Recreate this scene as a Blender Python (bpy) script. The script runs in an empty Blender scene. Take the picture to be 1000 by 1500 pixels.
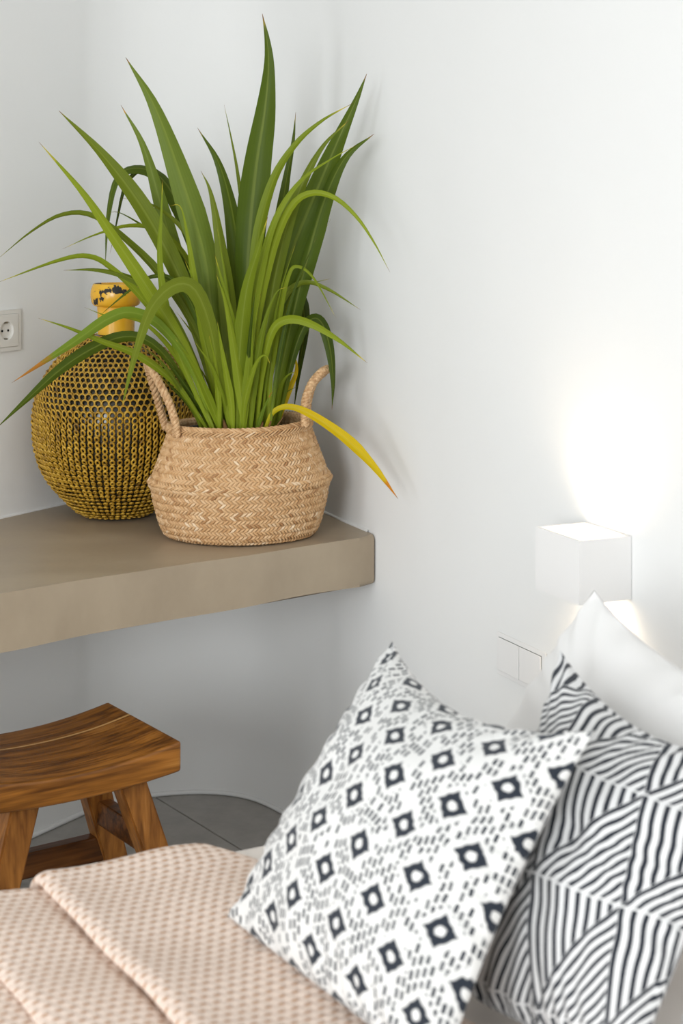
import bpy, bmesh, math, random
import numpy as np
from mathutils import Vector, Matrix
random.seed(7)
rng = np.random.default_rng(7)
S = bpy.context.scene
C = S.collection
PI = math.pi

# ------------------------------------------------------------------ camera
CAMZ = 1.475
F, HOR = 2500.0, 283.0            # focal length and horizon row for a 1000 x 1500 frame
SHELF = 0.75                      # height of the shelf top
BEDZ = 0.575                      # height of the bed top
cam = bpy.data.cameras.new('camera')
camo = bpy.data.objects.new('camera', cam); C.objects.link(camo)
camo.location = (0, 0, CAMZ); camo.rotation_euler = (PI/2, 0, 0)
cam.sensor_fit = 'HORIZONTAL'; cam.sensor_width = 36; cam.lens = 36*F/1000
cam.shift_y = -(750-HOR)/1000.0
cam.clip_start = 0.05
cam.dof.use_dof = True; cam.dof.focus_distance = 3.55; cam.dof.aperture_fstop = 9.0
S.camera = camo

# ------------------------------------------------------------------ world, window and fill light, exposure
W = bpy.data.worlds.new('world'); S.world = W; W.use_nodes = True
W.node_tree.nodes['Background'].inputs[0].default_value = (1.0, 0.98, 0.955, 1)
W.node_tree.nodes['Background'].inputs[1].default_value = 1.05
def area(name, loc, target, sx, sy, power, col):
    l = bpy.data.lights.new(name, 'AREA'); l.shape = 'RECTANGLE'; l.size = sx; l.size_y = sy
    l.energy = power; l.color = col
    o = bpy.data.objects.new(name, l); C.objects.link(o); o.location = loc
    d = Vector(target)-Vector(loc); o.rotation_euler = d.to_track_quat('-Z', 'Y').to_euler()
    return o
area('window_daylight', (-1.75, -2.4, 1.70), (-0.1, 3.6, 0.70), 1.5, 1.6, 102, (0.92, 0.97, 1.0))
area('left_fill_light', (-3.0, 0.3, 1.0), (-0.1, 3.9, 0.45), 1.2, 1.9, 30, (0.90, 0.96, 1.0))  # added fill light that brightens the wall under the shelf
S.view_settings.view_transform = 'Standard'; S.view_settings.look = 'None'
S.view_settings.exposure = 0.30; S.view_settings.gamma = 1.0
S.view_settings.use_curve_mapping = False

# ------------------------------------------------------------------ helpers
def at(x, y, Y):
    """the point at depth Y seen at photograph pixel x, y"""
    return Vector(((x-500)/F*Y, Y, CAMZ-(y-HOR)/F*Y))
def link(o, parent=None):
    C.objects.link(o)
    if parent is not None: o.parent = parent
    return o
def from_np(name, V, faces, mat, parent=None, smooth=True, uv=None, attr=None):
    me = bpy.data.meshes.new(name)
    V = np.asarray(V, dtype=np.float32)
    if isinstance(faces, np.ndarray):
        nf, k = faces.shape
        me.vertices.add(len(V)); me.vertices.foreach_set('co', V.ravel())
        me.loops.add(nf*k); me.loops.foreach_set('vertex_index', faces.astype(np.int32).ravel())
        me.polygons.add(nf); me.polygons.foreach_set('loop_start', np.arange(0, nf*k, k, dtype=np.int32))
        me.update(calc_edges=True)
    else:
        me.from_pydata([tuple(map(float, v)) for v in V], [], faces); me.update()
    if uv is not None:
        lay = me.uv_layers.new(name='UVMap')
        li = np.empty(len(me.loops), dtype=np.int32); me.loops.foreach_get('vertex_index', li)
        lay.data.foreach_set('uv', np.asarray(uv, dtype=np.float32)[li].ravel())
    if attr is not None:
        a = me.attributes.new('tone', 'FLOAT', 'POINT'); a.data.foreach_set('value', np.asarray(attr, dtype=np.float32))
    if smooth: me.polygons.foreach_set('use_smooth', np.ones(len(me.polygons), dtype=bool))
    me.materials.append(mat)
    return link(bpy.data.objects.new(name, me), parent)
def from_bm(name, bm, mat, parent=None, smooth=False, angle=None):
    me = bpy.data.meshes.new(name); bm.normal_update(); bm.to_mesh(me); bm.free()
    me.materials.append(mat)
    if smooth:
        for p in me.polygons: p.use_smooth = True
    if angle: me.set_sharp_from_angle(angle=angle)
    return link(bpy.data.objects.new(name, me), parent)
def thing(name, label, cat, loc=(0, 0, 0), rz=0, group=None):
    o = bpy.data.objects.new(name, None); C.objects.link(o); o.empty_display_size = 0.05
    o.location = loc; o.rotation_euler = (0, 0, rz)
    return tag(o, label, cat, group)
def tag(o, label, cat, group=None, kind=None):
    o['label'] = label; o['category'] = cat
    if group: o['group'] = group
    if kind: o['kind'] = kind
    return o
def struct(o, label, cat):
    o['kind'] = 'structure'; o['label'] = label; o['category'] = cat
    return o
def box_bm(sx, sy, sz, c=(0, 0, 0), bevel=0, seg=2):
    bm = bmesh.new(); bmesh.ops.create_cube(bm, size=1)
    bmesh.ops.scale(bm, vec=(sx, sy, sz), verts=bm.verts)
    bmesh.ops.translate(bm, vec=c, verts=bm.verts)
    if bevel: bmesh.ops.bevel(bm, geom=bm.edges[:], offset=bevel, segments=seg, affect='EDGES', profile=0.5)
    return bm
def grid_faces(n, m, wrap_m=False, wrap_n=False):
    """n rows of m points"""
    i, j = np.meshgrid(np.arange(n if wrap_n else n-1), np.arange(m if wrap_m else m-1), indexing='ij')
    a = i*m+j; b = i*m+(j+1) % m; c = ((i+1) % n)*m+(j+1) % m; d = ((i+1) % n)*m+j
    return np.stack([a, b, c, d], -1).reshape(-1, 4)
def catmull(P, n):
    P = np.asarray(P, float); m = len(P)
    Q = np.vstack([2*P[0]-P[1], P, 2*P[-1]-P[-2]])
    out = []
    for t in np.linspace(0, m-1, n):
        i = min(int(t), m-2); u = t-i
        p0, p1, p2, p3 = Q[i], Q[i+1], Q[i+2], Q[i+3]
        out.append(0.5*((2*p1)+(-p0+p2)*u+(2*p0-5*p1+4*p2-p3)*u*u+(-p0+3*p1-3*p2+p3)*u**3))
    return np.array(out)
def tube_arrays(P, r, k=8, closed=False):
    P = np.asarray(P, float); n = len(P)
    T = np.gradient(P, axis=0); T /= np.linalg.norm(T, axis=1)[:, None]+1e-12
    N = np.zeros_like(P); up = np.array([0.13, 0.21, 0.97])
    v = np.cross(T[0], up); v /= np.linalg.norm(v); N[0] = v
    for i in range(1, n):
        v = N[i-1]-T[i]*np.dot(N[i-1], T[i]); N[i] = v/np.linalg.norm(v)
    B = np.cross(T, N); r = np.broadcast_to(np.asarray(r, float), (n,))
    a = np.linspace(0, 2*PI, k, endpoint=False)
    V = P[:, None, :]+r[:, None, None]*(np.cos(a)[None, :, None]*N[:, None, :]+np.sin(a)[None, :, None]*B[:, None, :])
    return V.reshape(-1, 3), grid_faces(n, k, wrap_m=True)
def join_arrays(L):
    Vs, Fs, off = [], [], 0
    for V, Fc in L:
        Vs.append(V); Fs.append(Fc+off); off += len(V)
    return np.vstack(Vs), np.vstack(Fs)
def rope_arrays(P, r, turns, strands=3):
    P = np.asarray(P, float); n = len(P)
    T = np.gradient(P, axis=0); T /= np.linalg.norm(T, axis=1)[:, None]+1e-12
    up = np.array([0.3, -0.9, 0.1]); N = np.cross(T, up); N /= np.linalg.norm(N, axis=1)[:, None]
    B = np.cross(T, N); out = []
    ph = np.linspace(0, turns*2*PI, n)
    for s in range(strands):
        a = ph+s*2*PI/strands
        Q = P+r*0.55*(np.cos(a)[:, None]*N+np.sin(a)[:, None]*B)
        out.append(tube_arrays(Q, r*0.56, 7))
    return join_arrays(out)

# ---- material helpers
class NT:
    def __init__(s, name):
        s.m = bpy.data.materials.new(name); s.m.use_nodes = True; s.t = s.m.node_tree
        s.b = s.t.nodes['Principled BSDF']; s.out = s.t.nodes['Material Output']
    def n(s, ty, **kw):
        nd = s.t.nodes.new(ty)
        for k, v in kw.items(): setattr(nd, k, v)
        return nd
    def put(s, sock, v):
        if isinstance(v, bpy.types.NodeSocket): s.t.links.new(v, sock)
        elif isinstance(v, (tuple, list)): sock.default_value = tuple(v) if len(v) == len(sock.default_value) else tuple(v)+(1,)
        else: sock.default_value = v
    def m_(s, op, a, b=0.0, c=None):
        nd = s.n('ShaderNodeMath', operation=op); s.put(nd.inputs[0], a); s.put(nd.inputs[1], b)
        if c is not None: s.put(nd.inputs[2], c)
        return nd.outputs[0]
    def mix(s, f, a, b, blend='MIX'):
        nd = s.n('ShaderNodeMix', data_type='RGBA', blend_type=blend); s.put(nd.inputs[0], f); s.put(nd.inputs[6], a); s.put(nd.inputs[7], b)
        return nd.outputs[2]
    def noise(s, scale, detail=3, vec=None, rough=0.5, stretch=None):
        nd = s.n('ShaderNodeTexNoise'); nd.inputs['Scale'].default_value = scale; nd.inputs['Detail'].default_value = detail
        nd.inputs['Roughness'].default_value = rough
        v = vec if vec is not None else s.coord('Object')
        if stretch:
            mp = s.n('ShaderNodeMapping'); mp.inputs['Scale'].default_value = stretch; s.put(mp.inputs[0], v); v = mp.outputs[0]
        s.put(nd.inputs['Vector'], v); return nd.outputs['Fac']
    def coord(s, w):
        return s.n('ShaderNodeTexCoord').outputs[w]
    def ramp(s, f, stops):
        nd = s.n('ShaderNodeValToRGB'); cr = nd.color_ramp
        while len(cr.elements) < len(stops): cr.elements.new(0.5)
        for e, (p, c) in zip(cr.elements, stops):
            e.position = p; e.color = tuple(c)+(1,) if len(c) == 3 else c
        s.put(nd.inputs[0], f); return nd.outputs[0]
    def smooth(s, x, lo, hi):
        nd = s.n('ShaderNodeMapRange', interpolation_type='SMOOTHSTEP'); s.put(nd.inputs[0], x)
        s.put(nd.inputs[1], lo); s.put(nd.inputs[2], hi); return nd.outputs[0]
    def bump(s, h, strength, dist=0.01):
        nd = s.n('ShaderNodeBump'); nd.inputs['Strength'].default_value = strength; nd.inputs['Distance'].default_value = dist
        s.put(nd.inputs['Height'], h); s.put(s.b.inputs['Normal'], nd.outputs[0])
    def set(s, **kw):
        for k, v in kw.items(): s.put(s.b.inputs[k.replace('_', ' ')], v)
        return s
def srgb(r, g, b):
    f = lambda c: (c/255/12.92) if c <= 10 else ((c/255+0.055)/1.055)**2.4
    return (f(r), f(g), f(b))
def plain(name, col, rough=0.6, spec=0.5, metal=0.0):
    n = NT(name); n.set(Base_Color=col, Roughness=rough, Metallic=metal); n.b.inputs['Specular IOR Level'].default_value = spec
    return n.m

n = NT('white_plaster'); n.set(Base_Color=(0.83, 0.83, 0.82), Roughness=0.85)
n.b.inputs['Specular IOR Level'].default_value = 0.25
n.bump(n.m_('ADD', n.noise(3.0, 3), n.m_('MULTIPLY', n.noise(60, 3), 0.04)), 0.25, 0.02); M_PLASTER = n.m
n = NT('taupe_plaster')
f = n.noise(3.5, 5, stretch=(1, 2.2, 1), rough=0.6)
n.set(Base_Color=n.ramp(f, [(0.3, (0.345, 0.272, 0.19)), (0.7, (0.42, 0.338, 0.24))]), Roughness=n.m_('ADD', n.m_('MULTIPLY', f, 0.2), 0.33))
n.bump(n.m_('ADD', n.noise(9, 3), n.m_('MULTIPLY', n.noise(90, 2), 0.06)), 0.22, 0.01); M_TAUPE = n.m
n = NT('grey_floor_tile'); f = n.noise(14, 6, rough=0.7)
n.set(Base_Color=n.ramp(f, [(0.25, (0.34, 0.322, 0.30)), (0.75, (0.46, 0.44, 0.41))]), Roughness=0.5); n.bump(f, 0.08, 0.01); M_TILE = n.m
M_GROUT = plain('dark_grout', (0.05, 0.047, 0.043), 0.9)
def wood(name, dark, mid, light, strip=False, axis=0):
    n = NT(name); st = [18, 18, 18]; st[axis] = 1.3
    o = n.coord('Object')
    warp = n.noise(5, 2, o)
    a = n.noise(1.0, 4, o, 0.62, tuple(st)); st2 = [90, 90, 90]; st2[axis] = 3
    b = n.noise(1.0, 3, o, 0.6, tuple(st2))
    wv = n.m_('FRACT', n.m_('MULTIPLY', n.m_('ADD', a, n.m_('MULTIPLY', warp, 0.22)), 4.0))
    wv = n.m_('ABSOLUTE', n.m_('SUBTRACT', wv, 0.5))
    fac = n.m_('ADD', n.m_('ADD', n.m_('MULTIPLY', a, 0.5), n.m_('MULTIPLY', wv, 0.5)), n.m_('MULTIPLY', n.m_('SUBTRACT', b, 0.5), 0.5))
    col = n.ramp(fac, [(0.2, dark), (0.46, mid), (0.75, light)])
    if strip:
        sp = n.n('ShaderNodeSeparateXYZ'); n.put(sp.inputs[0], o)
        d = n.m_('ABSOLUTE', n.m_('SUBTRACT', n.m_('ADD', sp.outputs[1], n.m_('MULTIPLY', n.m_('SUBTRACT', warp, 0.5), 0.010)), 0.052))
        col = n.mix(n.m_('SUBTRACT', 1.0, n.smooth(d, 0.0022, 0.0042)), col, srgb(226, 178, 112))
    n.set(Base_Color=col, Roughness=0.36); n.b.inputs['Specular IOR Level'].default_value = 0.4
    n.bump(b, 0.12, 0.004); return n.m
M_WOOD = wood('teak_wood', srgb(92, 52, 14), srgb(172, 110, 42), srgb(206, 144, 68), strip=True)
M_WOODL = wood('teak_leg_wood', srgb(120, 72, 28), srgb(172, 112, 50), srgb(200, 142, 76), axis=2)
M_WOODD = wood('dark_teak_wood', srgb(66, 36, 12), srgb(118, 70, 28), srgb(150, 98, 46), axis=0)
M_WHITE = plain('white_enamel', (0.84, 0.83, 0.82), 0.5, 0.3)
M_PLASTIC = plain('white_plastic', (0.76, 0.74, 0.70), 0.4)
M_DARKHOLE = plain('dark_hole', (0.01, 0.01, 0.01), 0.8)
M_METAL = plain('brass_contact', (0.25, 0.22, 0.17), 0.4, 0.5, 0.8)

n = NT('woven_seagrass'); at_ = n.n('ShaderNodeAttribute', attribute_name='tone').outputs['Fac']
fine = n.noise(420, 2, stretch=(1, 1, 1))
n.set(Base_Color=n.mix(n.m_('MULTIPLY', fine, 0.3), n.ramp(at_, [(0.0, srgb(166, 122, 80)), (0.35, srgb(208, 166, 118)), (0.75, srgb(226, 190, 146)), (1.0, srgb(244, 220, 186))]), srgb(170, 124, 78)), Roughness=0.55)
n.b.inputs['Specular IOR Level'].default_value = 0.35; M_STRAW = n.m
n = NT('seagrass_rope'); f = n.noise(160, 3)
n.set(Base_Color=n.ramp(f, [(0.3, srgb(172, 128, 84)), (0.7, srgb(226, 190, 146))]), Roughness=0.7); n.bump(f, 0.4, 0.003); M_ROPE = n.m
M_POT = plain('black_nursery_pot', (0.012, 0.012, 0.012), 0.5)
n = NT('dark_soil'); f = n.noise(90, 5); n.set(Base_Color=n.ramp(f, [(0.35, (0.008, 0.006, 0.004)), (0.75, (0.06, 0.04, 0.025))]), Roughness=0.95); n.bump(f, 1.0, 0.01); M_SOIL = n.m
def leaf_mat(name, a, b, tip, tipstart=0.93, trans=0.25):
    n = NT(name); uv = n.coord('UV'); sp = n.n('ShaderNodeSeparateXYZ'); n.put(sp.inputs[0], uv)
    u, v = sp.outputs[0], sp.outputs[1]
    oi = n.n('ShaderNodeObjectInfo').outputs['Random']
    base = n.mix(n.m_('ADD', n.m_('MULTIPLY', oi, 0.6), n.m_('MULTIPLY', n.noise(9, 2), 0.4)), a, b)
    base = n.mix(n.m_('MULTIPLY', n.m_('SUBTRACT', 1.0, n.smooth(v, 0.02, 0.4)), 0.55), base, srgb(172, 190, 52))
    oi2 = n.m_('FRACT', n.m_('MULTIPLY', oi, 7.31))
    base = n.mix(n.m_('MULTIPLY', oi2, 0.5), base, n.mix(1.0, base, (0.45, 0.5, 0.35), 'MULTIPLY'))
    mid = n.m_('SUBTRACT', 1.0, n.smooth(n.m_('ABSOLUTE', n.m_('SUBTRACT', u, 0.5)), 0.02, 0.075))
    base = n.mix(n.m_('MULTIPLY', mid, 0.22), base, srgb(170, 180, 84))
    vein = n.m_('FRACT', n.m_('MULTIPLY', u, 9.0)); vein = n.m_('MULTIPLY', n.smooth(vein, 0.35, 0.5), 0.10)
    base = n.mix(vein, base, (0.02, 0.04, 0.004))
    nz = n.m_('MULTIPLY', n.m_('SUBTRACT', n.noise(30, 2), 0.5), 0.12)
    base = n.mix(n.smooth(n.m_('ADD', v, nz), tipstart, min(tipstart+0.06, 0.995)), base, tip)
    base = n.mix(n.smooth(v, 0.975, 0.995), base, srgb(120, 62, 30))
    n.set(Base_Color=base, Roughness=0.45); n.b.inputs['Specular IOR Level'].default_value = 0.18
    tr = n.n('ShaderNodeBsdfTranslucent'); n.put(tr.inputs[0], n.mix(0.35, base, srgb(190, 205, 40)))
    mx = n.n('ShaderNodeMixShader'); mx.inputs[0].default_value = trans
    n.t.links.new(n.b.outputs[0], mx.inputs[1]); n.t.links.new(tr.outputs[0], mx.inputs[2]); n.t.links.new(mx.outputs[0], n.out.inputs[0])
    n.bump(n.m_('FRACT', n.m_('MULTIPLY', u, 9.0)), 0.15, 0.001)
    return n.m
LEAF = {
 'light': leaf_mat('leaf_light_green', srgb(146, 160, 38), srgb(120, 138, 30), srgb(206, 186, 60), 0.93),
 'mid':   leaf_mat('leaf_mid_green', srgb(118, 130, 36), srgb(102, 118, 28), srgb(190, 170, 60), 0.955),
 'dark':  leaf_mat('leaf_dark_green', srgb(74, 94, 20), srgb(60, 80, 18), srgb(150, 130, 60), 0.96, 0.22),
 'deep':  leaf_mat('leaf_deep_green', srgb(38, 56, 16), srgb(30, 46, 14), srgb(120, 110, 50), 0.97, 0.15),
 'grey':  leaf_mat('leaf_grey_green', srgb(128, 144, 66), srgb(116, 136, 54), srgb(226, 158, 40), 0.965),
 'brown': leaf_mat('leaf_brown_tipped', srgb(124, 146, 40), srgb(110, 136, 44), srgb(176, 112, 46), 0.82),
 'yellow': leaf_mat('leaf_yellow', srgb(232, 196, 20), srgb(222, 186, 18), srgb(206, 124, 24), 0.86),
}
M_BRACT = plain('dry_brown_bract', srgb(120, 84, 46), 0.8)

n = NT('dark_vase_glaze'); f = n.noise(40, 3); n.set(Base_Color=n.ramp(f, [(0.4, (0.012, 0.012, 0.009)), (0.75, (0.05, 0.04, 0.018))]), Roughness=0.22); M_VBODY = n.m
n = NT('yellow_painted_wire'); f = n.noise(60, 3)
n.set(Base_Color=n.ramp(f, [(0.25, srgb(112, 80, 22)), (0.5, srgb(184, 142, 42)), (0.8, srgb(218, 178, 68))]), Roughness=0.42); M_WIRE = n.m
n = NT('chipped_yellow_enamel'); f = n.noise(28, 4, rough=0.6); sp = n.n('ShaderNodeSeparateXYZ'); n.put(sp.inputs[0], n.coord('Object'))
edge = n.m_('MULTIPLY', n.smooth(sp.outputs[2], 0.455, 0.515), 0.16)
chip = n.smooth(n.m_('ADD', f, edge), 0.665, 0.70)
yel = n.ramp(n.noise(9, 3), [(0.3, srgb(216, 150, 24)), (0.7, srgb(240, 190, 58))])
n.set(Base_Color=n.mix(chip, yel, (0.015, 0.014, 0.012)), Roughness=n.m_('ADD', 0.25, n.m_('MULTIPLY', chip, 0.4))); n.bump(chip, -0.3, 0.002); M_NECK = n.m

M_SHEET = NT('white_cotton'); M_SHEET.set(Base_Color=(0.82, 0.81, 0.80), Roughness=0.9); M_SHEET.b.inputs['Sheen Weight'].default_value = 0.1
M_SHEET.bump(M_SHEET.noise(500, 2), 0.1, 0.001); M_SHEET = M_SHEET.m
M_CREAM = plain('cream_sheet', (0.80, 0.74, 0.69), 0.9, 0.2)
M_BASE = plain('white_bed_base', (0.75, 0.73, 0.70), 0.8)

# blanket: waffle knit with a tan dash in each dimple, cells 15 mm x 15 mm staggered by half a cell
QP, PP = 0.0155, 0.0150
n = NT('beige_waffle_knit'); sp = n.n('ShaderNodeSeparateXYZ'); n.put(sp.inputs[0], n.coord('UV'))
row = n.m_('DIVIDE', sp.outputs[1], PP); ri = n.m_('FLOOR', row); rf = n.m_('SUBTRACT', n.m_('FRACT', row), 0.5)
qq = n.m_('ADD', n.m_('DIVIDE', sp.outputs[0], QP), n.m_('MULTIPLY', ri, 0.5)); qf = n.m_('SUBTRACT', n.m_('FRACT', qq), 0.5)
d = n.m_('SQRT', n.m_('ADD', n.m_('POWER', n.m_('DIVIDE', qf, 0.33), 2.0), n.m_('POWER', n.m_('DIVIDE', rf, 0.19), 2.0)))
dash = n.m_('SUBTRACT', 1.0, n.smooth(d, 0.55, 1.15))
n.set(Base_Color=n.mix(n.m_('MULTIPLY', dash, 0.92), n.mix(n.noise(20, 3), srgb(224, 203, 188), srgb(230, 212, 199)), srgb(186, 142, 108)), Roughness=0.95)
n.b.inputs['Specular IOR Level'].default_value = 0.1
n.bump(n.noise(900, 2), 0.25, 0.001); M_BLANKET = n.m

# ikat cushion: ringed diamonds on a staggered lattice with broken dashes between
n = NT('ikat_print'); sp = n.n('ShaderNodeSeparateXYZ'); n.put(sp.inputs[0], n.coord('UV'))
wn = n.n('ShaderNodeTexNoise'); wn.inputs['Scale'].default_value = 60; n.put(wn.inputs['Vector'], n.coord('UV'))
jit = n.m_('MULTIPLY', n.m_('SUBTRACT', wn.outputs['Fac'], 0.5), 0.010)
u, v = n.m_('ADD', sp.outputs[0], jit), n.m_('SUBTRACT', sp.outputs[1], jit)
PU, PV = 0.205, 0.212
def cell(u, v, ou, ov):
    a = n.m_('MULTIPLY', n.m_('SUBTRACT', n.m_('FRACT', n.m_('ADD', n.m_('DIVIDE', u, PU), ou)), 0.5), PU)
    b = n.m_('MULTIPLY', n.m_('SUBTRACT', n.m_('FRACT', n.m_('ADD', n.m_('DIVIDE', v, PV), ov)), 0.5), PV)
    a, b = n.m_('ABSOLUTE', a), n.m_('ABSOLUTE', b)
    r = n.m_('SQRT', n.m_('ADD', n.m_('MULTIPLY', a, a), n.m_('MULTIPLY', b, b)))
    ast = n.m_('ADD', n.m_('POWER', n.m_('DIVIDE', a, 0.047), 0.86), n.m_('POWER', n.m_('DIVIDE', b, 0.047), 0.86))
    shape = n.m_('MINIMUM', ast, n.m_('DIVIDE', r, 0.0325))
    inside = n.m_('SUBTRACT', 1.0, n.smooth(shape, 0.92, 1.08))
    ring = n.m_('MULTIPLY', inside, n.smooth(r, 0.0115, 0.016))
    return ring, n.m_('ADD', a, b)
r1, d1 = cell(u, v, 0.15, 0.30); r2, d2 = cell(u, v, 0.65, 0.80)
far = n.m_('MINIMUM', d1, d2)
cu = n.m_('MULTIPLY', sp.outputs[0], 60.0); ci = n.m_('FLOOR', cu); cf = n.m_('ABSOLUTE', n.m_('SUBTRACT', n.m_('FRACT', cu), 0.5))
wh = n.n('ShaderNodeTexWhiteNoise', noise_dimensions='1D'); n.put(wh.inputs['W'], ci)
vv = n.m_('ADD', n.m_('MULTIPLY', sp.outputs[1], 30.0), n.m_('MULTIPLY', wh.outputs['Value'], 7.0)); vi = n.m_('FLOOR', vv)
wh2 = n.n('ShaderNodeTexWhiteNoise', noise_dimensions='2D'); cb = n.n('ShaderNodeCombineXYZ'); n.put(cb.inputs[0], ci); n.put(cb.inputs[1], vi); n.put(wh2.inputs['Vector'], cb.outputs[0])
dsh = n.m_('MULTIPLY', n.m_('LESS_THAN', cf, 0.29), n.m_('LESS_THAN', n.m_('ABSOLUTE', n.m_('SUBTRACT', n.m_('FRACT', vv), 0.5)), 0.37))
dsh = n.m_('MULTIPLY', dsh, n.m_('GREATER_THAN', wh2.outputs['Value'], 0.25))
dsh = n.m_('MULTIPLY', dsh, n.smooth(n.m_('ADD', far, n.m_('MULTIPLY', jit, 1.5)), 0.062, 0.074))
dsh = n.m_('MULTIPLY', dsh, n.m_('ADD', 0.72, n.m_('MULTIPLY', wh2.outputs['Value'], 0.28)))
ink = n.m_('MINIMUM', n.m_('ADD', n.m_('MAXIMUM', r1, r2), dsh), 1.0)
n.set(Base_Color=n.mix(ink, (0.74, 0.735, 0.72), (0.012, 0.018, 0.030)), Roughness=0.9); n.b.inputs['Sheen Weight'].default_value = 0.15
n.bump(n.noise(700, 2), 0.2, 0.001); M_IKAT = n.m

# striped cushion: columns of triangles filled with mitred stripes
n = NT('mitred_stripe_print'); sp = n.n('ShaderNodeSeparateXYZ'); n.put(sp.inputs[0], n.coord('UV'))
wn = n.noise(70, 2, n.coord('UV')); jit = n.m_('MULTIPLY', n.m_('SUBTRACT', wn, 0.5), 0.004)
U_ = n.m_('ADD', n.m_('MULTIPLY', sp.outputs[0], 0.78), n.m_('MULTIPLY', n.m_('MULTIPLY', sp.outputs[0], sp.outputs[0]), 0.36)); V_ = sp.outputs[1]
cu = n.m_('ADD', n.m_('ADD', n.m_('MULTIPLY', U_, 2.247), n.m_('MULTIPLY', V_, -0.536)), n.m_('ADD', jit, 2.422))
ci = n.m_('FLOOR', cu); s_ = n.m_('FRACT', cu)
y_ = n.m_('ADD', n.m_('ADD', n.m_('MULTIPLY', U_, 1.0485), n.m_('MULTIPLY', V_, 2.924)), n.m_('ADD', jit, 0.991))
y_ = n.m_('SUBTRACT', y_, n.m_('MULTIPLY', ci, 0.4))
g_ = n.m_('FRACT', n.m_('ADD', y_, n.m_('MULTIPLY', s_, 0.6)))
ph = n.m_('FRACT', n.m_('MULTIPLY', n.m_('MINIMUM', s_, g_), 9.0))
ph = n.m_('ABSOLUTE', n.m_('SUBTRACT', ph, 0.28))
ink = n.m_('SUBTRACT', 1.0, n.smooth(ph, 0.20, 0.24))
miter = n.smooth(n.m_('ABSOLUTE', n.m_('SUBTRACT', s_, g_)), 0.006, 0.014)
ink = n.m_('MULTIPLY', ink, miter)
n.set(Base_Color=n.mix(ink, (0.74, 0.74, 0.74), (0.010, 0.014, 0.024)), Roughness=0.9); n.b.inputs['Sheen Weight'].default_value = 0.15
n.bump(n.m_('ADD', n.noise(700, 2), n.m_('MULTIPLY', ink, 1.0)), 0.3, 0.001); M_STRIPE = n.m

# ------------------------------------------------------------------ the room
LP = np.array([-0.767, 3.790]); LD = np.array([0.545, 0.8385])           # left wall
RP = np.array([0.443, 2.840]); RD = np.array([0.423, -0.906])            # right wall
curve = [LP+LD*0.25, (-0.588, 4.062), (-0.520, 4.122), (-0.43, 4.160), (-0.315, 4.170), (-0.215, 4.128), (-0.128, 4.022), (-0.045, 3.885), (0.005, 3.77), (0.07, 3.628), RP-RD*0.6, ]
curve_s = catmull(curve, 90)
HC = 2.65
def wall(name, pts, label):
    pts = np.asarray(pts); n_ = len(pts)
    T = np.gradient(pts, axis=0); T /= np.linalg.norm(T, axis=1)[:, None]
    N = np.stack([-T[:, 1], T[:, 0]], 1)                                  # outwards
    zs = [0, HC]
    rows = []
    for off in (0, 0.12):
        for z in zs:
            rows.append(np.column_stack([pts+N*off, np.full(n_, z)]))
    V = np.vstack(rows)                                                   # in-bottom, in-top, out-bottom, out-top
    fs = []
    for i in range(n_-1):
        a, b = i, i+1
        fs += [(a, b, n_+b, n_+a), (2*n_+b, 2*n_+a, 3*n_+a, 3*n_+b), (n_+a, n_+b, 3*n_+b, 3*n_+a), (b, a, 2*n_+a, 2*n_+b)]
    fs += [(0, n_, 3*n_, 2*n_), (n_-1, 2*n_-1+0, 4*n_-1, 3*n_-1)]
    fs[-1] = (2*n_-1, n_-1, 3*n_-1, 4*n_-1)
    o = from_np(name, V, fs, M_PLASTER, smooth=True)
    o.data.set_sharp_from_angle(angle=math.radians(40))
    return struct(o, label, 'wall')
wall('wall_left', [LP-LD*t for t in np.linspace(3.0, -0.25, 12)], 'off-white plaster wall on the left carrying the power socket')
wall('wall_back', curve_s, 'white plaster wall curving round the corner behind the plant')
wall('wall_right', [RP-RD*0.6+RD*t for t in np.linspace(0, 3.4, 12)], 'bright white plaster wall on the right carrying the cube lamp')
plan = np.vstack([[LP-LD*t for t in np.linspace(1.2, -0.24, 30)], curve_s, [RP-RD*0.6+RD*t for t in np.linspace(0.02, 1.0, 8)]])

floor = from_bm('floor', box_bm(6.4, 8.2, 0.06, (-0.6, 0.15, -0.034)), M_GROUT)
struct(floor, 'grey large-format tiled floor', 'floor')
TU = Vector((0.566, -0.824)); TV = Vector((0.824, 0.566)); TO = Vector((-0.452, 4.152))
tb = box_bm(0.597, 0.597, 0.012, (0, 0, -0.006), 0.0015, 1); tme = bpy.data.meshes.new('tile'); tb.to_mesh(tme); tb.free(); tme.materials.append(M_TILE)
for i in range(-1, 6):
    for j in range(-4, 3):
        c = TO+TU*(0.6*i+0.12)+TV*(0.6*j+0.3)
        if not (-2.1 < c.x < 1.5 and -0.2 < c.y < 4.45): continue
        o = link(bpy.data.objects.new('tile', tme), floor); o.location = (c.x, c.y, 0.006); o.rotation_euler = (0, 0, math.atan2(TU.y, TU.x))
ceil = from_bm('ceiling', box_bm(6.6, 8.4, 0.1, (-0.6, 0.2, HC+0.05)), M_PLASTER); struct(ceil, 'white plaster ceiling', 'ceiling')
def bead(name, pts, z, r, label):
    T = np.gradient(pts, axis=0); T /= np.linalg.norm(T, axis=1)[:, None]; N = np.stack([-T[:, 1], T[:, 0]], 1)
    V, Fc = tube_arrays(np.column_stack([pts-N*r*0.2, np.full(len(pts), z)]), r, 6)
    o = from_np(name, V, Fc, M_PLASTER); o['kind'] = 'structure'; o['label'] = label; o['category'] = 'trim'
bead('trim_1', plan[[i for i in range(len(plan)) if plan[i][0] < 0.062]], SHELF+0.001, 0.004, 'thin white paint bead along the back of the shelf')
bead('trim_2', plan, 0.012, 0.006, 'thin white plaster lip along the floor edge')

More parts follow.
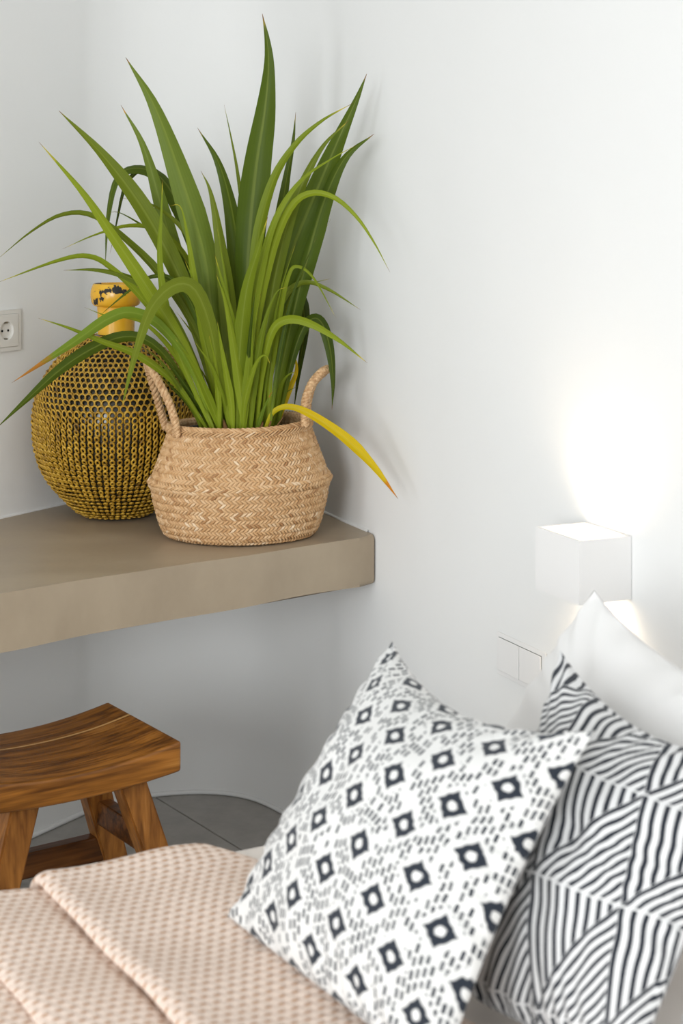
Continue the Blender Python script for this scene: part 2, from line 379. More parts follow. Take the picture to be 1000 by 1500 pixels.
# masonry shelf: front edge runs from the right wall towards the lower left
fa = np.array([-1.25, 2.62]); fb = np.array([0.0715, 3.6155])
nf = 40
front = np.array([fa+(fb-fa)*t for t in np.linspace(0, 1, nf)])
fn = np.array([(fb-fa)[1], -(fb-fa)[0]]); fn /= np.linalg.norm(fn)
wob = 0.0035*np.sin(np.linspace(0, 17, nf))+0.002*np.sin(np.linspace(1, 41, nf))
wob[-3:] = [0, 0.001, -0.004]
front = front+fn*wob[:, None]
T = np.gradient(plan, axis=0); T /= np.linalg.norm(T, axis=1)[:, None]; PN = np.stack([-T[:, 1], T[:, 0]], 1)
inner = plan-PN*0.0015
sel = [p for p in inner if (p-fb) @ fn < 0.0 and p[0] < fb[0]-0.004]
sel = [p for p in sel if (p-fa) @ ((fb-fa)/np.linalg.norm(fb-fa)) > 0.02]
back = sel[::-1]
THK = 0.104
bm = bmesh.new()
loop = [tuple(p) for p in front]+[tuple(p) for p in back]
lo_w = np.concatenate([0.0022*np.sin(np.linspace(0.5, 9, nf))+0.0015*np.sin(np.linspace(0, 23, nf)), np.zeros(len(back))])
top = [bm.verts.new((x, y, SHELF)) for x, y in loop]
bot = [bm.verts.new((x, y, SHELF-THK+lo_w[i])) for i, (x, y) in enumerate(loop)]
bm.faces.new(top); bm.faces.new(bot[::-1])
nl = len(loop)
for i in range(nl):
    j = (i+1) % nl; bm.faces.new((top[i], bot[i], bot[j], top[j]))
bm.edges.ensure_lookup_table()
fset = set(top[:nf]); fset2 = set(bot[:nf])
ed = [e for e in bm.edges if (e.verts[0] in fset and e.verts[1] in fset) or (e.verts[0] in fset2 and e.verts[1] in fset2)]
bmesh.ops.bevel(bm, geom=ed, offset=0.012, segments=4, affect='EDGES', profile=0.5)
bmesh.ops.recalc_face_normals(bm, faces=bm.faces[:])
sh = from_bm('built_in_shelf', bm, M_TAUPE, smooth=True, angle=math.radians(32))
tag(sh, 'thick taupe plastered masonry shelf built into the curved wall corner', 'shelf')

# ------------------------------------------------------------------ bed
E1 = Vector((0.485, -0.8745, 0)); E2 = Vector((-0.8745, -0.485, 0))      # along the head wall towards the camera / away from the wall
BO = Vector((0.490, 2.710, 0))
bang = math.atan2(E2.y, E2.x)                                            # local x = E2, local y = -E1
def bedp(q, p, z): return BO+E2*q+E1*p+Vector((0, 0, z))
bed = thing('bed', 'low double bed with white mattress standing against the right wall', 'bed', BO, bang)
def bedbox(name, q0, q1, p0, p1, z0, z1, bev, mat, parent, seg=4):
    return from_bm(name, box_bm(q1-q0, p1-p0, z1-z0, ((q0+q1)/2, (p0+p1)/2, (z0+z1)/2), bev, seg), mat, parent, True, math.radians(50))
bedbox('base', 0.17, 2.05, 0.03, 1.6, 0.012, 0.30, 0.01, M_BASE, bed)
bedbox('mattress', 0.17, 2.05, 0.008, 1.62, 0.30, BEDZ-0.008, 0.05, M_SHEET, bed)
# sheet: a shallow cap over the mattress
def cap(name, q0, q1, p0, p1, r, drop, mat, zt):
    nq, np_ = 60, 60
    def prof(lo, hi, n_):
        pts = []
        for t in np.linspace(0, 1, 8): pts.append((lo, -drop+(drop-r)*t))
        for a in np.linspace(0, PI/2, 8)[1:]: pts.append((lo+r-r*math.cos(a), -r+r*math.sin(a)))
        for t in np.linspace(0, 1, n_)[1:-1]: pts.append((lo+r+(hi-lo-2*r)*t, 0))
        for a in np.linspace(PI/2, 0, 8): pts.append((hi-r+r*math.cos(a), -r+r*math.sin(a)))
        for t in np.linspace(1, 0, 8)[1:]: pts.append((hi, -drop+(drop-r)*t))
        return pts
    Q, Pp = prof(q0, q1, 40), prof(p0, p1, 40)
    V = []
    for (p, zp) in Pp:
        for (q, zq) in Q:
            V.append((q, p, zt+min(zp, zq)+0.0015*math.sin(9*q+4*p)*math.sin(7*p)))
    return from_np(name, np.array(V), grid_faces(len(Pp), len(Q))[:, ::-1], mat)
sheet = cap('bed_sheet', 0.165, 2.055, 0.0, 1.628, 0.028, 0.2, M_CREAM, BEDZ)
sheet.location = BO; sheet.rotation_euler = (0, 0, bang)
# the local y axis of the rotated frame points away from the camera: mirror it so p grows towards the camera
for o in [sheet]+list(bed.children):
    me = o.data; co = np.empty(len(me.vertices)*3, dtype=np.float32); me.vertices.foreach_get('co', co)
    co = co.reshape(-1, 3)
    R = Matrix.Rotation(bang, 3, 'Z'); yl = R.inverted() @ E1
    if yl.y < 0: co[:, 1] *= -1; me.vertices.foreach_set('co', co.ravel()); me.flip_normals()
    me.update()
tag(sheet, 'pale cream fitted sheet over the mattress, showing beside the blanket', 'sheet')

# blanket, folded over on itself in two steps and hanging over the far side of the bed
prof = np.array([(0.752, 0.001), (0.750, 0.010), (0.756, 0.021), (0.775, 0.027), (0.83, 0.029), (0.90, 0.030), (0.97, 0.033), (1.005, 0.036), (1.024, 0.037), (1.036, 0.031), (1.039, 0.022), (1.033, 0.013), (1.018, 0.008), (1.016, 0.005),
                 (1.030, 0.0045), (1.060, 0.012), (1.10, 0.016), (1.14, 0.020), (1.163, 0.021), (1.176, 0.015), (1.174, 0.008), (1.160, 0.0045), (1.165, 0.003), (1.18, 0.003), (1.22, 0.006), (1.35, 0.006), (1.55, 0.006)])
prof[:, 1] *= 0.72; prof[:, 0] -= np.where(prof[:, 0] > 1.05, 0.038, np.where(prof[:, 0] > 0.95, 0.024, 0)); dense = catmull(prof, 900)
arc = np.concatenate([[0], np.cumsum(np.linalg.norm(np.diff(dense, axis=0), axis=1))])
ns = int(arc[-1]/0.0021); s = np.linspace(0, arc[-1], ns)
pq = np.interp(s, arc, dense[:, 0]); pz = np.interp(s, arc, dense[:, 1])
nq_ = np.gradient(pz, s); tq_ = np.gradient(pq, s)
Lp = 1.30; npp = int(Lp/0.0023); w = np.linspace(-0.24, Lp-0.24, npp)     # w: run across the bed, 0 at the far edge
Qg, Wg = np.meshgrid(pq, w); Zg = np.broadcast_to(pz, Qg.shape); Sg = np.broadcast_to(s, Qg.shape)
rise = Zg.copy()
wobq = 0.005*np.sin(4*Wg+0.5)+0.0015*np.sin(13*Wg+Qg*6)
ridge = 0.0028*np.sin(22*(Qg-0.75)+2.0*Wg)*np.sin(2.2*Wg+1)
amp = np.clip((Qg-0.74)*14, 0, 1)
lay = np.maximum(rise+ridge*amp+0.0016*np.sin(31*Wg+9*Qg), 0.0055)
# dimples
row = Wg/PP; ri = np.floor(row); rf = row-ri-0.5; qq = Sg/QP+ri*0.5; qf = qq-np.floor(qq)-0.5
dd = np.sqrt((qf/0.40)**2+(rf/0.36)**2); dim = np.clip(1-dd, 0, 1); dim = dim*dim*(3-2*dim)
out = lay-0.0024*dim*np.clip(tq_, 0, 1)[None, :]
qx = Qg+wobq+(0.036-0.60*np.clip(Wg, 0, 0.09))*np.exp(-(Qg-0.75)/0.09)+0.0024*dim*nq_[None, :]
r0 = 0.030
# fold over the bed edge
Pg = np.empty_like(Wg); Zw = np.empty_like(Wg)
flat = Wg > r0
Pg[flat] = Wg[flat]; Zw[flat] = BEDZ+out[flat]
arcm = (Wg <= r0) & (Wg > r0-r0*PI/2)
a = (r0-Wg[arcm])/r0; rr = r0+out[arcm]
Pg[arcm] = r0-rr*np.sin(a); Zw[arcm] = BEDZ-r0+rr*np.cos(a)
hang = Wg <= r0-r0*PI/2
Pg[hang] = -out[hang]; Zw[hang] = BEDZ-r0+(Wg[hang]-(r0-r0*PI/2))
pts = np.stack([BO.x+E2.x*qx+E1.x*Pg, BO.y+E2.y*qx+E1.y*Pg, Zw], -1).reshape(-1, 3)
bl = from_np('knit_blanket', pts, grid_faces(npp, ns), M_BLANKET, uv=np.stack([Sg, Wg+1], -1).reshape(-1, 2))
sol = bl.modifiers.new('thickness', 'SOLIDIFY'); sol.thickness = 0.002; sol.offset = 1
bl.modifiers.remove(sol)
tag(bl, 'beige waffle-knit blanket folded in layers across the bed', 'blanket')

# ------------------------------------------------------------------ cushions
def cushion(name, A, Cc, D, B, tf, tb, mat, label, cat='cushion', bows=(0.1, 0.03, 0.03, 0.03), N=90, sag=0.0, wr=0.004, seed=0, pw=(2.3, 0.62), group=None, bedfit=True):
    A, Cc, D, B = [np.array(x) for x in (A, Cc, D, B)]
    u, v = np.meshgrid(np.linspace(0, 1, N), np.linspace(0, 1, N))
    # finer sampling towards the seams
    u = 0.5-0.5*np.cos(PI*u)*0.55-0.45*(0.5-u); v = 0.5-0.5*np.cos(PI*v)*0.55-0.45*(0.5-v)
    u = (u-u.min())/(u.max()-u.min()); v = (v-v.min())/(v.max()-v.min())
    bt, br, bb, bl_ = bows
    uu = u+bl_*4*v*(1-v)*(1-u)**2-br*4*v*(1-v)*u**2
    vv = v+bt*4*u*(1-u)*(1-v)**2-bb*4*u*(1-u)*v**2
    U, Vv = uu[..., None], vv[..., None]
    P = A*(1-U)*(1-Vv)+Cc*U*(1-Vv)+D*U*Vv+B*(1-U)*Vv
    nrm = np.cross(B-A, Cc-A); nrm /= np.linalg.norm(nrm)
    if nrm[1] > 0: nrm = -nrm
    h = ((1-np.abs(2*u-1)**pw[0])*(1-np.abs(2*v-1)**pw[0]))**pw[1]
    rg = np.random.default_rng(seed)
    wrk = np.zeros_like(u)
    for k in range(9):
        an = rg.uniform(0, PI); fr = rg.uniform(5, 16); wrk += np.sin(fr*(u*math.cos(an)+v*math.sin(an))*2+rg.uniform(0, 6))*rg.uniform(0.3, 1)/3
    # pleats running in from the seams
    ed_ = np.minimum(np.minimum(u, 1-u), np.minimum(v, 1-v)); pl = np.exp(-ed_*14)*(ed_ > 1e-6)
    ang = np.arctan2(v-0.5, u-0.5); wrk2 = np.sin(ang*31+np.sin(ang*5)*3)*pl*np.clip(ed_*60, 0, 1)
    front = P+nrm*(h*tf+(wrk*wr*h)+wrk2*wr*1.3)[..., None]
    backs = P-nrm*(h*tb)[..., None]
    front[..., 2] -= (sag*h*v)
    du = np.linalg.norm(np.diff(front, axis=1), axis=2); au = np.concatenate([np.zeros((N, 1)), np.cumsum(du, 1)], 1); au = au/au[:, -1:]
    dv = np.linalg.norm(np.diff(front, axis=0), axis=2); av = np.concatenate([np.zeros((1, N)), np.cumsum(dv, 0)], 0); av = av/av[-1:, :]
    idx = np.arange(N*N).reshape(N, N); inner = np.zeros((N, N), bool); inner[1:-1, 1:-1] = True
    bidx = idx.copy(); cnt = inner.sum(); bidx[inner] = N*N+np.arange(cnt)
    V = np.vstack([front.reshape(-1, 3), backs[inner]])
    uvs = np.vstack([np.stack([au, av], -1).reshape(-1, 2), np.stack([au, av], -1)[inner]])
    f1 = np.stack([idx[:-1, :-1], idx[1:, :-1], idx[1:, 1:], idx[:-1, 1:]], -1).reshape(-1, 4)
    f2 = np.stack([bidx[:-1, :-1], bidx[:-1, 1:], bidx[1:, 1:], bidx[1:, :-1]], -1).reshape(-1, 4)
    if bedfit:
        V[:, 2] = np.where(V[:, 2] < BEDZ+0.012, BEDZ+0.012-0.15*np.clip(BEDZ+0.012-V[:, 2], 0, 0.05), V[:, 2])
    o = from_np(name, V, np.vstack([f1, f2]), mat, uv=uvs)
    return tag(o, label, cat, group)
cushion('ikat_cushion', at(574, 938, 2.25), at(872, 1070, 1.85), at(648, 1585, 1.66), at(333, 1342, 2.07), 0.075, 0.05, M_IKAT,
        'white scatter cushion printed with dark ringed diamonds and dashes, resting on the blanket', bows=(0.125, 0.05, 0.0, 0.035), seed=3)
cushion('striped_cushion', at(820, 952, 2.16), at(1115, 1115, 1.84), at(925, 1580, 1.66), at(690, 1462, 1.89), 0.075, 0.05, M_STRIPE,
        'scatter cushion with dark mitred stripes leaning behind the ikat cushion', bows=(0.10, 0.02, 0.0, 0.03), seed=5)
cushion('bed_pillow', at(870, 864, 2.36), at(1260, 1100, 1.94), at(1150, 1385, 1.83), at(652, 1262, 2.30), 0.07, 0.05, M_SHEET,
        'plain white bed pillow with its peak in front of the cube lamp', 'pillow', bows=(0.09, 0.05, 0.0, -0.03), seed=8)
cushion('bed_pillow', at(1075, 1330, 1.84), at(1400, 1440, 1.54), at(1260, 1660, 1.45), at(975, 1545, 1.745), 0.04, 0.03, M_SHEET,
        'plain white bed pillow showing only at the lower right edge beside the striped cushion', 'pillow', bows=(0.05, 0.03, 0.0, 0.03), seed=9)

# ------------------------------------------------------------------ stool
SU = Vector((0.824, 0.566, 0)); SV = Vector((-0.566, 0.824, 0))          # long axis (to the right/back), short axis (away)
SL, SW, SH = 0.425, 0.305, 0.44
cr = Vector((-0.302, 3.226, 0))                                          # right front corner
sc_ = cr-SU*(SL/2)+SV*(SW/2)
stool = thing('stool', 'low teak stool with a dished seat standing under the shelf', 'stool', (sc_.x, sc_.y, 0), math.atan2(SU.y, SU.x))
nx, ny = 40, 24
xs = np.linspace(-SL/2, SL/2, nx); ys = np.linspace(-SW/2, SW/2, ny)
X, Y = np.meshgrid(xs, ys, indexing='ij')
dip = 0.023*(1-(X/(SL/2))**2)
rn = 0.004
edge = np.minimum(np.minimum(X+SL/2, SL/2-X), np.minimum(Y+SW/2, SW/2-Y))
ztop = SH-dip; zbot = SH-0.058-0.013*(1-(X/(SL/2))**2)
V = np.vstack([np.stack([X, Y, ztop], -1).reshape(-1, 3), np.stack([X, Y, zbot], -1).reshape(-1, 3)])
ft = grid_faces(nx, ny); fbm = ft[:, ::-1]+nx*ny
ix = np.arange(nx*ny).reshape(nx, ny); rim = np.concatenate([ix[:, 0], ix[-1, 1:], ix[-2::-1, -1], ix[0, -2:0:-1]])
rn2 = np.roll(rim, -1); fsd = np.stack([rim, rn2, rn2+nx*ny, rim+nx*ny], -1)
seat = from_np('seat', V, np.vstack([ft[:, ::-1], fbm[:, ::-1], fsd[:, ::-1]]), M_WOOD, stool)
bmt = bmesh.new(); bmt.from_mesh(seat.data); bmesh.ops.recalc_face_normals(bmt, faces=bmt.faces[:])
he = [e for e in bmt.edges if len(e.link_faces) == 2 and e.calc_face_angle(0) > 0.9]
bmesh.ops.bevel(bmt, geom=he, offset=0.006, segments=3, affect='EDGES', profile=0.5); bmt.to_mesh(seat.data); bmt.free()
for p in seat.data.polygons: p.use_smooth = True
seat.data.set_sharp_from_angle(angle=math.radians(35))
def leg_bm(top, bot, w0, d0, w1, d1):
    bm = bmesh.new(); vs = []
    for (c, w_, d_) in ((top, w0, d0), (bot, w1, d1)):
        for sx, sy in ((-1, -1), (1, -1), (1, 1), (-1, 1)): vs.append(bm.verts.new((c[0]+sx*w_/2, c[1]+sy*d_/2, c[2])))
    for i in range(4): bm.faces.new((vs[i], vs[(i+1) % 4], vs[4+(i+1) % 4], vs[4+i]))
    bm.faces.new(vs[3::-1]); bm.faces.new(vs[4:8])
    bmesh.ops.recalc_face_normals(bm, faces=bm.faces[:])
    bmesh.ops.bevel(bm, geom=bm.edges[:], offset=0.004, segments=2, affect='EDGES')
    return bm
lx0, ly0, sx_, sy_ = 0.106, 0.090, 0.32, 0.12
ztl = 0.372
def legc(sx, sy, z): return (0.022+sx*(lx0+sx_*(ztl-z)), sy*(ly0+sy_*(ztl-z)), z)
for sx in (-1, 1):
    for sy in (-1, 1):
        from_bm('leg', leg_bm(legc(sx, sy, ztl-0.002), legc(sx, sy, 0.012), 0.058, 0.046, 0.05, 0.042), M_WOODL, stool)
for sx in (-1, 1):
    z = 0.245; c = legc(sx, 1, z)
    from_bm('stretcher', box_bm(0.030, 2*abs(c[1])-0.030, 0.048, (c[0], 0, z), 0.004), M_WOODD, stool)
for sy in (1,):
    z = 0.165; c = legc(1, sy, z)
    from_bm('stretcher', box_bm(2*abs(c[0]-0.022)-0.035, 0.032, 0.05, (0.022, c[1], z), 0.004), M_WOODD, stool)

# ------------------------------------------------------------------ cube wall lamp
WN = np.array([-0.906, -0.423]); WA = math.atan2(RD[1], RD[0])
def on_right(s_, z, off=0.0):
    p = RP+RD*s_+WN*off; return (p[0], p[1], z)
L0, L1, LZ0, LZ1, LDP = -0.0636, 0.069, 0.814, 0.917, 0.100
lm = thing('cube_wall_lamp', 'white cube wall lamp shining up and down beside the bed', 'lamp', on_right((L0+L1)/2, LZ0, 0.001), WA)
lw, lh = L1-L0, LZ1-LZ0; th = 0.007
# local x along the wall towards the camera, local -y out of the wall
bm = bmesh.new()
for (sx, sy, c) in ((lw, th, (0, -th/2, lh/2)), (lw, th, (0, -LDP+th/2, lh/2)), (th, LDP-2*th, (-lw/2+th/2, -LDP/2, lh/2)), (th, LDP-2*th, (lw/2-th/2, -LDP/2, lh/2))):
    b2 = box_bm(sx, sy, lh, c); me = bpy.data.meshes.new('t'); b2.to_mesh(me); b2.free(); bm.from_mesh(me); bpy.data.meshes.remove(me)
b2 = box_bm(lw-2*th, LDP-2*th, 0.03, (0, -LDP/2, lh/2)); me = bpy.data.meshes.new('t'); b2.to_mesh(me); b2.free(); bm.from_mesh(me)
bpy.data.meshes.remove(me)
from_bm('housing', bm, M_WHITE, lm)
n = NT('lit_lamp_lens'); n.set(Base_Color=(0.9, 0.85, 0.75), Roughness=0.4); n.put(n.b.inputs['Emission Color'], (1.0, 0.83, 0.62)); n.b.inputs['Emission Strength'].default_value = 6.0
for zc in (lh/2+0.0175, lh/2-0.0175):
    from_bm('lens', box_bm(lw-2*th-0.002, LDP-2*th-0.002, 0.004, (0, -LDP/2, zc), 0.001), n.m, lm)
for (z, rx, pw_) in ((lh/2+0.024, PI, 1.8), (lh/2-0.024, 0, 1.5)):
    l = bpy.data.lights.new('lamp_beam', 'SPOT'); l.energy = pw_; l.color = (1.0, 0.80, 0.58); l.spot_size = math.radians(130); l.spot_blend = 0.8; l.shadow_soft_size = 0.012
    o = link(bpy.data.objects.new('lamp_beam', l), lm); o.location = (0, -LDP*0.5, z); o.rotation_euler = (rx, 0, 0)

# ------------------------------------------------------------------ light switch and power socket
sw = thing('light_switch', 'flush white light switch panel on the wall beside the pillow', 'switch', on_right(-0.285, 0.624, 0.001), WA)
from_bm('plate', box_bm(0.170, 0.002, 0.078, (0.01, -0.001, 0), 0.0006), M_WHITE, sw)
for i, xc in enumerate((-0.030, 0.045)):
    from_bm('rocker', box_bm(0.0725, 0.003, 0.060, (xc, -0.0035, 0), 0.001), M_WHITE, sw)
    from_bm('shadow_gap', box_bm(0.0737, 0.0006, 0.0614, (xc, -0.0022, 0)), M_DARKHOLE, sw)
LWN = np.array([0.8385, -0.545]); LA = math.atan2(LD[1], LD[0])
p = LP+LD*0.0255+LWN*0.001
so = thing('power_socket', 'white round two-pin power socket on the left wall', 'socket', (p[0], p[1], 1.168), LA)
bm = bmesh.new()
# plate with a round well: square outer ring joined to a circle
kk = 48; ang = [2*PI*i/kk for i in range(kk)]
def sq(a, h):
    c, s2 = math.cos(a), math.sin(a); m_ = max(abs(c), abs(s2)); return (h*c/m_, h*s2/m_)
rings = []
for (kind, r, y) in (('s', 0.0365, 0), ('s', 0.0365, -0.007), ('s', 0.0355, -0.008), ('c', 0.0212, -0.008), ('c', 0.0205, -0.0075), ('c', 0.0195, 0.008), ):
    rings.append([bm.verts.new(((sq(a, r)[0] if kind == 's' else r*math.cos(a)), y, (sq(a, r)[1] if kind == 's' else r*math.sin(a)))) for a in ang])
for r1_, r2_ in zip(rings, rings[1:]):
    for i in range(kk): bm.faces.new((r1_[i], r1_[(i+1) % kk], r2_[(i+1) % kk], r2_[i]))
bmesh.ops.recalc_face_normals(bm, faces=bm.faces[:])
from_bm('plate', bm, M_PLASTIC, so, True, math.radians(30))
bm = bmesh.new(); bmesh.ops.create_circle(bm, cap_ends=True, radius=0.0204, segments=40, matrix=Matrix.Translation((0, -0.0018, 0)) @ Matrix.Rotation(PI/2, 4, 'X'))
from_bm('well', bm, M_PLASTIC, so)
for sx in (-1, 1):
    bm = bmesh.new(); bmesh.ops.create_cone(bm, cap_ends=True, radius1=0.0026, radius2=0.0026, depth=0.002, segments=16, matrix=Matrix.Translation((sx*0.0095, -0.002, 0)) @ Matrix.Rotation(PI/2, 4, 'X'))
    from_bm('pin_hole', bm, M_DARKHOLE, so)
for sz in (-1, 1):
    from_bm('earth_clip', box_bm(0.006, 0.006, 0.0028, (0, -0.0045, sz*0.0180), 0.0005), M_METAL, so)
fr = bmesh.new()
for (sx, sz, cx, cz) in ((0.092, 0.009, 0, 0.0415), (0.092, 0.009, 0, -0.0415), (0.009, 0.074, -0.0415, 0), (0.009, 0.074, 0.0415, 0)):
    b2 = box_bm(sx, 0.006, sz, (cx, -0.003, cz)); me = bpy.data.meshes.new('t'); b2.to_mesh(me); b2.free(); fr.from_mesh(me); bpy.data.meshes.remove(me)
from_bm('frame', fr, M_PLASTIC, so)

# ------------------------------------------------------------------ vase in a wire-ring jacket
vc = at(170, 757, 3.840)
vase = thing('vase', 'round bulbous vase wrapped in yellow wire rings with a chipped yellow neck', 'vase', (vc.x, vc.y, SHELF+0.002))
body = np.array([(0.0, 0.0), (0.04, 0.0), (0.066, 0.004), (0.090, 0.016), (0.115, 0.040), (0.146, 0.075), (0.166, 0.110), (0.179, 0.155), (0.1835, 0.205), (0.180, 0.250), (0.166, 0.295), (0.146, 0.330), (0.114, 0.365), (0.078, 0.390), (0.046, 0.405), (0.036, 0.408)])
def lathe(P, k=72):
    a = np.linspace(0, 2*PI, k, endpoint=False)
    V = np.stack([P[:, None, 0]*np.cos(a), P[:, None, 0]*np.sin(a), np.broadcast_to(P[:, None, 1], (len(P), k))], -1).reshape(-1, 3)
    return V, grid_faces(len(P), k, wrap_m=True)
bp = catmull(body, 60); bp[:, 0] = np.maximum(bp[:, 0], 0)
V, Fc = lathe(bp*np.array([0.972, 1.0])+np.array([0, 0.0]))
from_np('body', V, Fc, M_VBODY, vase)
neck = np.array([(0.041, 0.400), (0.0415, 0.43), (0.042, 0.455), (0.0425, 0.466), (0.0435, 0.469), (0.0500, 0.471), (0.0545, 0.478), (0.0572, 0.490), (0.0568, 0.503), (0.0535, 0.514), (0.051, 0.519), (0.0475, 0.520), (0.045, 0.516), (0.044, 0.50), (0.038, 0.46), (0.037, 0.41)])
V, Fc = lathe(catmull(neck, 60)); nk = from_np('neck', V, Fc, M_NECK, vase)
# rings lie nearly level, so from above they read as open circles and from the side as columns of knots
pr = catmull(body, 600); al = np.concatenate([[0], np.cumsum(np.linalg.norm(np.diff(pr, axis=0), axis=1))])
ka, kb = 11, 5
ta = np.linspace(0, 2*PI, ka, endpoint=False); tb_ = np.linspace(0, 2*PI, kb, endpoint=False)
TA, TB = np.meshgrid(ta, tb_, indexing='ij')
rfc = grid_faces(ka, kb, wrap_m=True, wrap_n=True)
parts = []; rowi = 0; sA = 0.072
while sA < al[-1]-0.022:
    r = np.interp(sA, al, pr[:, 0]); z = np.interp(sA, al, pr[:, 1])
    dr = np.interp(sA+0.002, al, pr[:, 0])-r; dz = np.interp(sA+0.002, al, pr[:, 1])-z; q = math.hypot(dr, dz); dr, dz = dr/q, dz/q
    cnt = 72 if r > 0.128 else (54 if r > 0.09 else 36)
    up = min(max((z-0.215)/0.05, 0), 1)                     # 0: knotted columns, 1: open honeycomb
    stag = 0.5*(rowi % 2) if z > 0.24 else 0.0
    sp_ = 2*PI*r/cnt; R_ = min(sp_*(0.30+0.20*up), 0.0045+0.0033*up); rw = 0.0022-0.0003*up; el = 1.55-0.55*up
    for j in range(cnt):
        a = 2*PI*(j+stag)/cnt+random.uniform(-0.006, 0.006)
        rad = np.array([math.cos(a), math.sin(a), 0]); e = np.array([-math.sin(a), math.cos(a), 0])
        tm = rad*dr+np.array([0, 0, dz]); nn = rad*dz-np.array([0, 0, dr])
        d_ = tm*(0.92+0.03*up)+nn*(0.38+0.04*up)
        d_ /= np.linalg.norm(d_); d_ = d_+rng.normal(0, 0.10, 3); d_ -= e*np.dot(d_, e); d_ /= np.linalg.norm(d_)
        ax = np.cross(e, d_); c = np.array([rad[0]*r, rad[1]*r, z])+nn*0.0006
        rr_ = R_+rw*np.cos(TB)
        parts.append((c+rr_[..., None]*np.cos(TA)[..., None]*e+el*rr_[..., None]*np.sin(TA)[..., None]*d_+(rw*np.sin(TB))[..., None]*ax).reshape(-1, 3))
    sA += 0.0128; rowi += 1
nr = len(parts); V = np.vstack(parts); Fc = (rfc[None]+(np.arange(nr)*ka*kb)[:, None, None]).reshape(-1, 4)
wm = from_np('wire_ring_jacket', V, Fc, M_WIRE, vase); wm['kind'] = 'stuff'

# ------------------------------------------------------------------ seagrass basket
bc = at(350, 782, 3.625); BK = 0.82
basket = thing('seagrass_basket', 'woven straw-coloured belly basket with two rope handles, holding the plant', 'basket', (bc.x, bc.y, SHELF+0.0015))
kx = 0.001458
bpf = np.array([(96, 0.0), (108, 0.004), (115, 0.018), (121, 0.045), (126, 0.075), (128.5, 0.098), (131, 0.108), (134, 0.116), (131.5, 0.124), (127, 0.131), (121, 0.155), (112, 0.190), (104, 0.222), (100.5, 0.238)]); bpf[:, 0] *= kx
bd = catmull(bpf, 500); bal = np.concatenate([[0], np.cumsum(np.linalg.norm(np.diff(bd, axis=0), axis=1))])
def bsurf(a, s_, off):
    r = np.interp(s_, bal, bd[:, 0]); z = np.interp(s_, bal, bd[:, 1])
    dr = np.interp(s_+0.002, bal, bd[:, 0])-np.interp(s_-0.002, bal, bd[:, 0]); dz = np.interp(s_+0.002, bal, bd[:, 1])-np.interp(s_-0.002, bal, bd[:, 1])
    q = np.hypot(dr, dz)+1e-9; nr_, nz_ = dz/q, -dr/q
    lump = 1+0.008*np.sin(3*a+1+z*9)+0.006*np.sin(5*a+2)
    rr = r*lump+nr_*off; zz = z+nz_*off
    x = rr*np.cos(a); y = rr*np.sin(a)*BK
    tilt = 0.045*np.clip(zz/0.238, 0, 1)
    return np.stack([x, y, zz+x*tilt*1.0+0.003*np.sin(2*a+0.6)*np.clip(zz/0.238, 0, 1)], -1)
# core skin just inside the weave
aa, ss = np.meshgrid(np.linspace(0, 2*PI, 96, endpoint=False), np.linspace(0, bal[-1], 50))
Vo = bsurf(aa, ss, -0.0035).reshape(-1, 3); Fo = grid_faces(50, 96, wrap_m=True)
core = from_np('lining', Vo, Fo, M_ROPE, basket)
so_ = core.modifiers.new('wall', 'SOLIDIFY'); so_.thickness = 0.004; so_.offset = -1
# twill weave: rows of slanted tabs that alternate direction
RH = 0.0088; nrow = int((bal[-1]-0.004)/RH); NC = 122
ug, vg = np.meshgrid(np.linspace(-1, 1, 4), np.linspace(-1, 1, 5))
parts, tones = [], []
for i in range(nrow):
    s0 = 0.004+(i+0.5)*RH; sg = 1 if i % 2 else -1
    for j in range(NC):
        a0 = 2*PI*(j+0.5*(i % 2)+0.13*i)/NC
        w_ = 2*PI/NC
        a = a0+w_*(0.50*ug+sg*0.52*vg)+rng.normal(0, 0.03*w_)
        s_ = s0+RH*(0.62*vg+0.10*sg*ug)
        off = 0.0033*(1-vg**2)*(1-0.35*ug**2)-0.0026*np.abs(ug)**3+rng.normal(0, 0.0003)-0.0012
        parts.append(bsurf(a, np.clip(s_, 0, bal[-1]), off).reshape(-1, 3))
        tones.append(np.full(20, np.clip(rng.normal(0.52, 0.20), 0, 1)))
npc = len(parts); V = np.vstack(parts); gf = grid_faces(5, 4); Fc = (gf[None]+(np.arange(npc)*20)[:, None, None]).reshape(-1, 4)
wv = from_np('weave', V, Fc, M_STRAW, basket, attr=np.concatenate(tones)); wv['kind'] = 'stuff'
# braided rim
rp, tn = [], []; NR = 92
for i, (sg, ds) in enumerate(((1, -0.0105), (-1, -0.0025))):
    for j in range(NR):
        w_ = 2*PI/NR; a = 2*PI*(j+0.5*i)/NR+w_*(0.42*ug+sg*0.95*vg)
        s_ = bal[-1]+ds+0.0060*vg+0.0006*sg*ug
        off = 0.0045+0.0030*(1-vg**2)-0.0026*np.abs(ug)**3+rng.normal(0, 0.0004)
        over = np.maximum(s_-bal[-1], 0)
        P_ = bsurf(a, np.minimum(s_, bal[-1]), off); P_[..., 2] += over
        rp.append(P_.reshape(-1, 3)); tn.append(np.full(20, np.clip(rng.normal(0.42, 0.2), 0, 1)))
V = np.vstack(rp); Fc = (gf[None]+(np.arange(len(rp))*20)[:, None, None]).reshape(-1, 4)
br_ = from_np('braided_rim', V, Fc, M_STRAW, basket, attr=np.concatenate(tn)); br_['kind'] = 'stuff'
am = np.linspace(0, 2*PI, 200)
V, Fc = tube_arrays(bsurf(am, np.full_like(am, bal[-1]-0.001), -0.001), 0.0052, 8); from_np('rim_core', V, Fc, M_ROPE, basket)
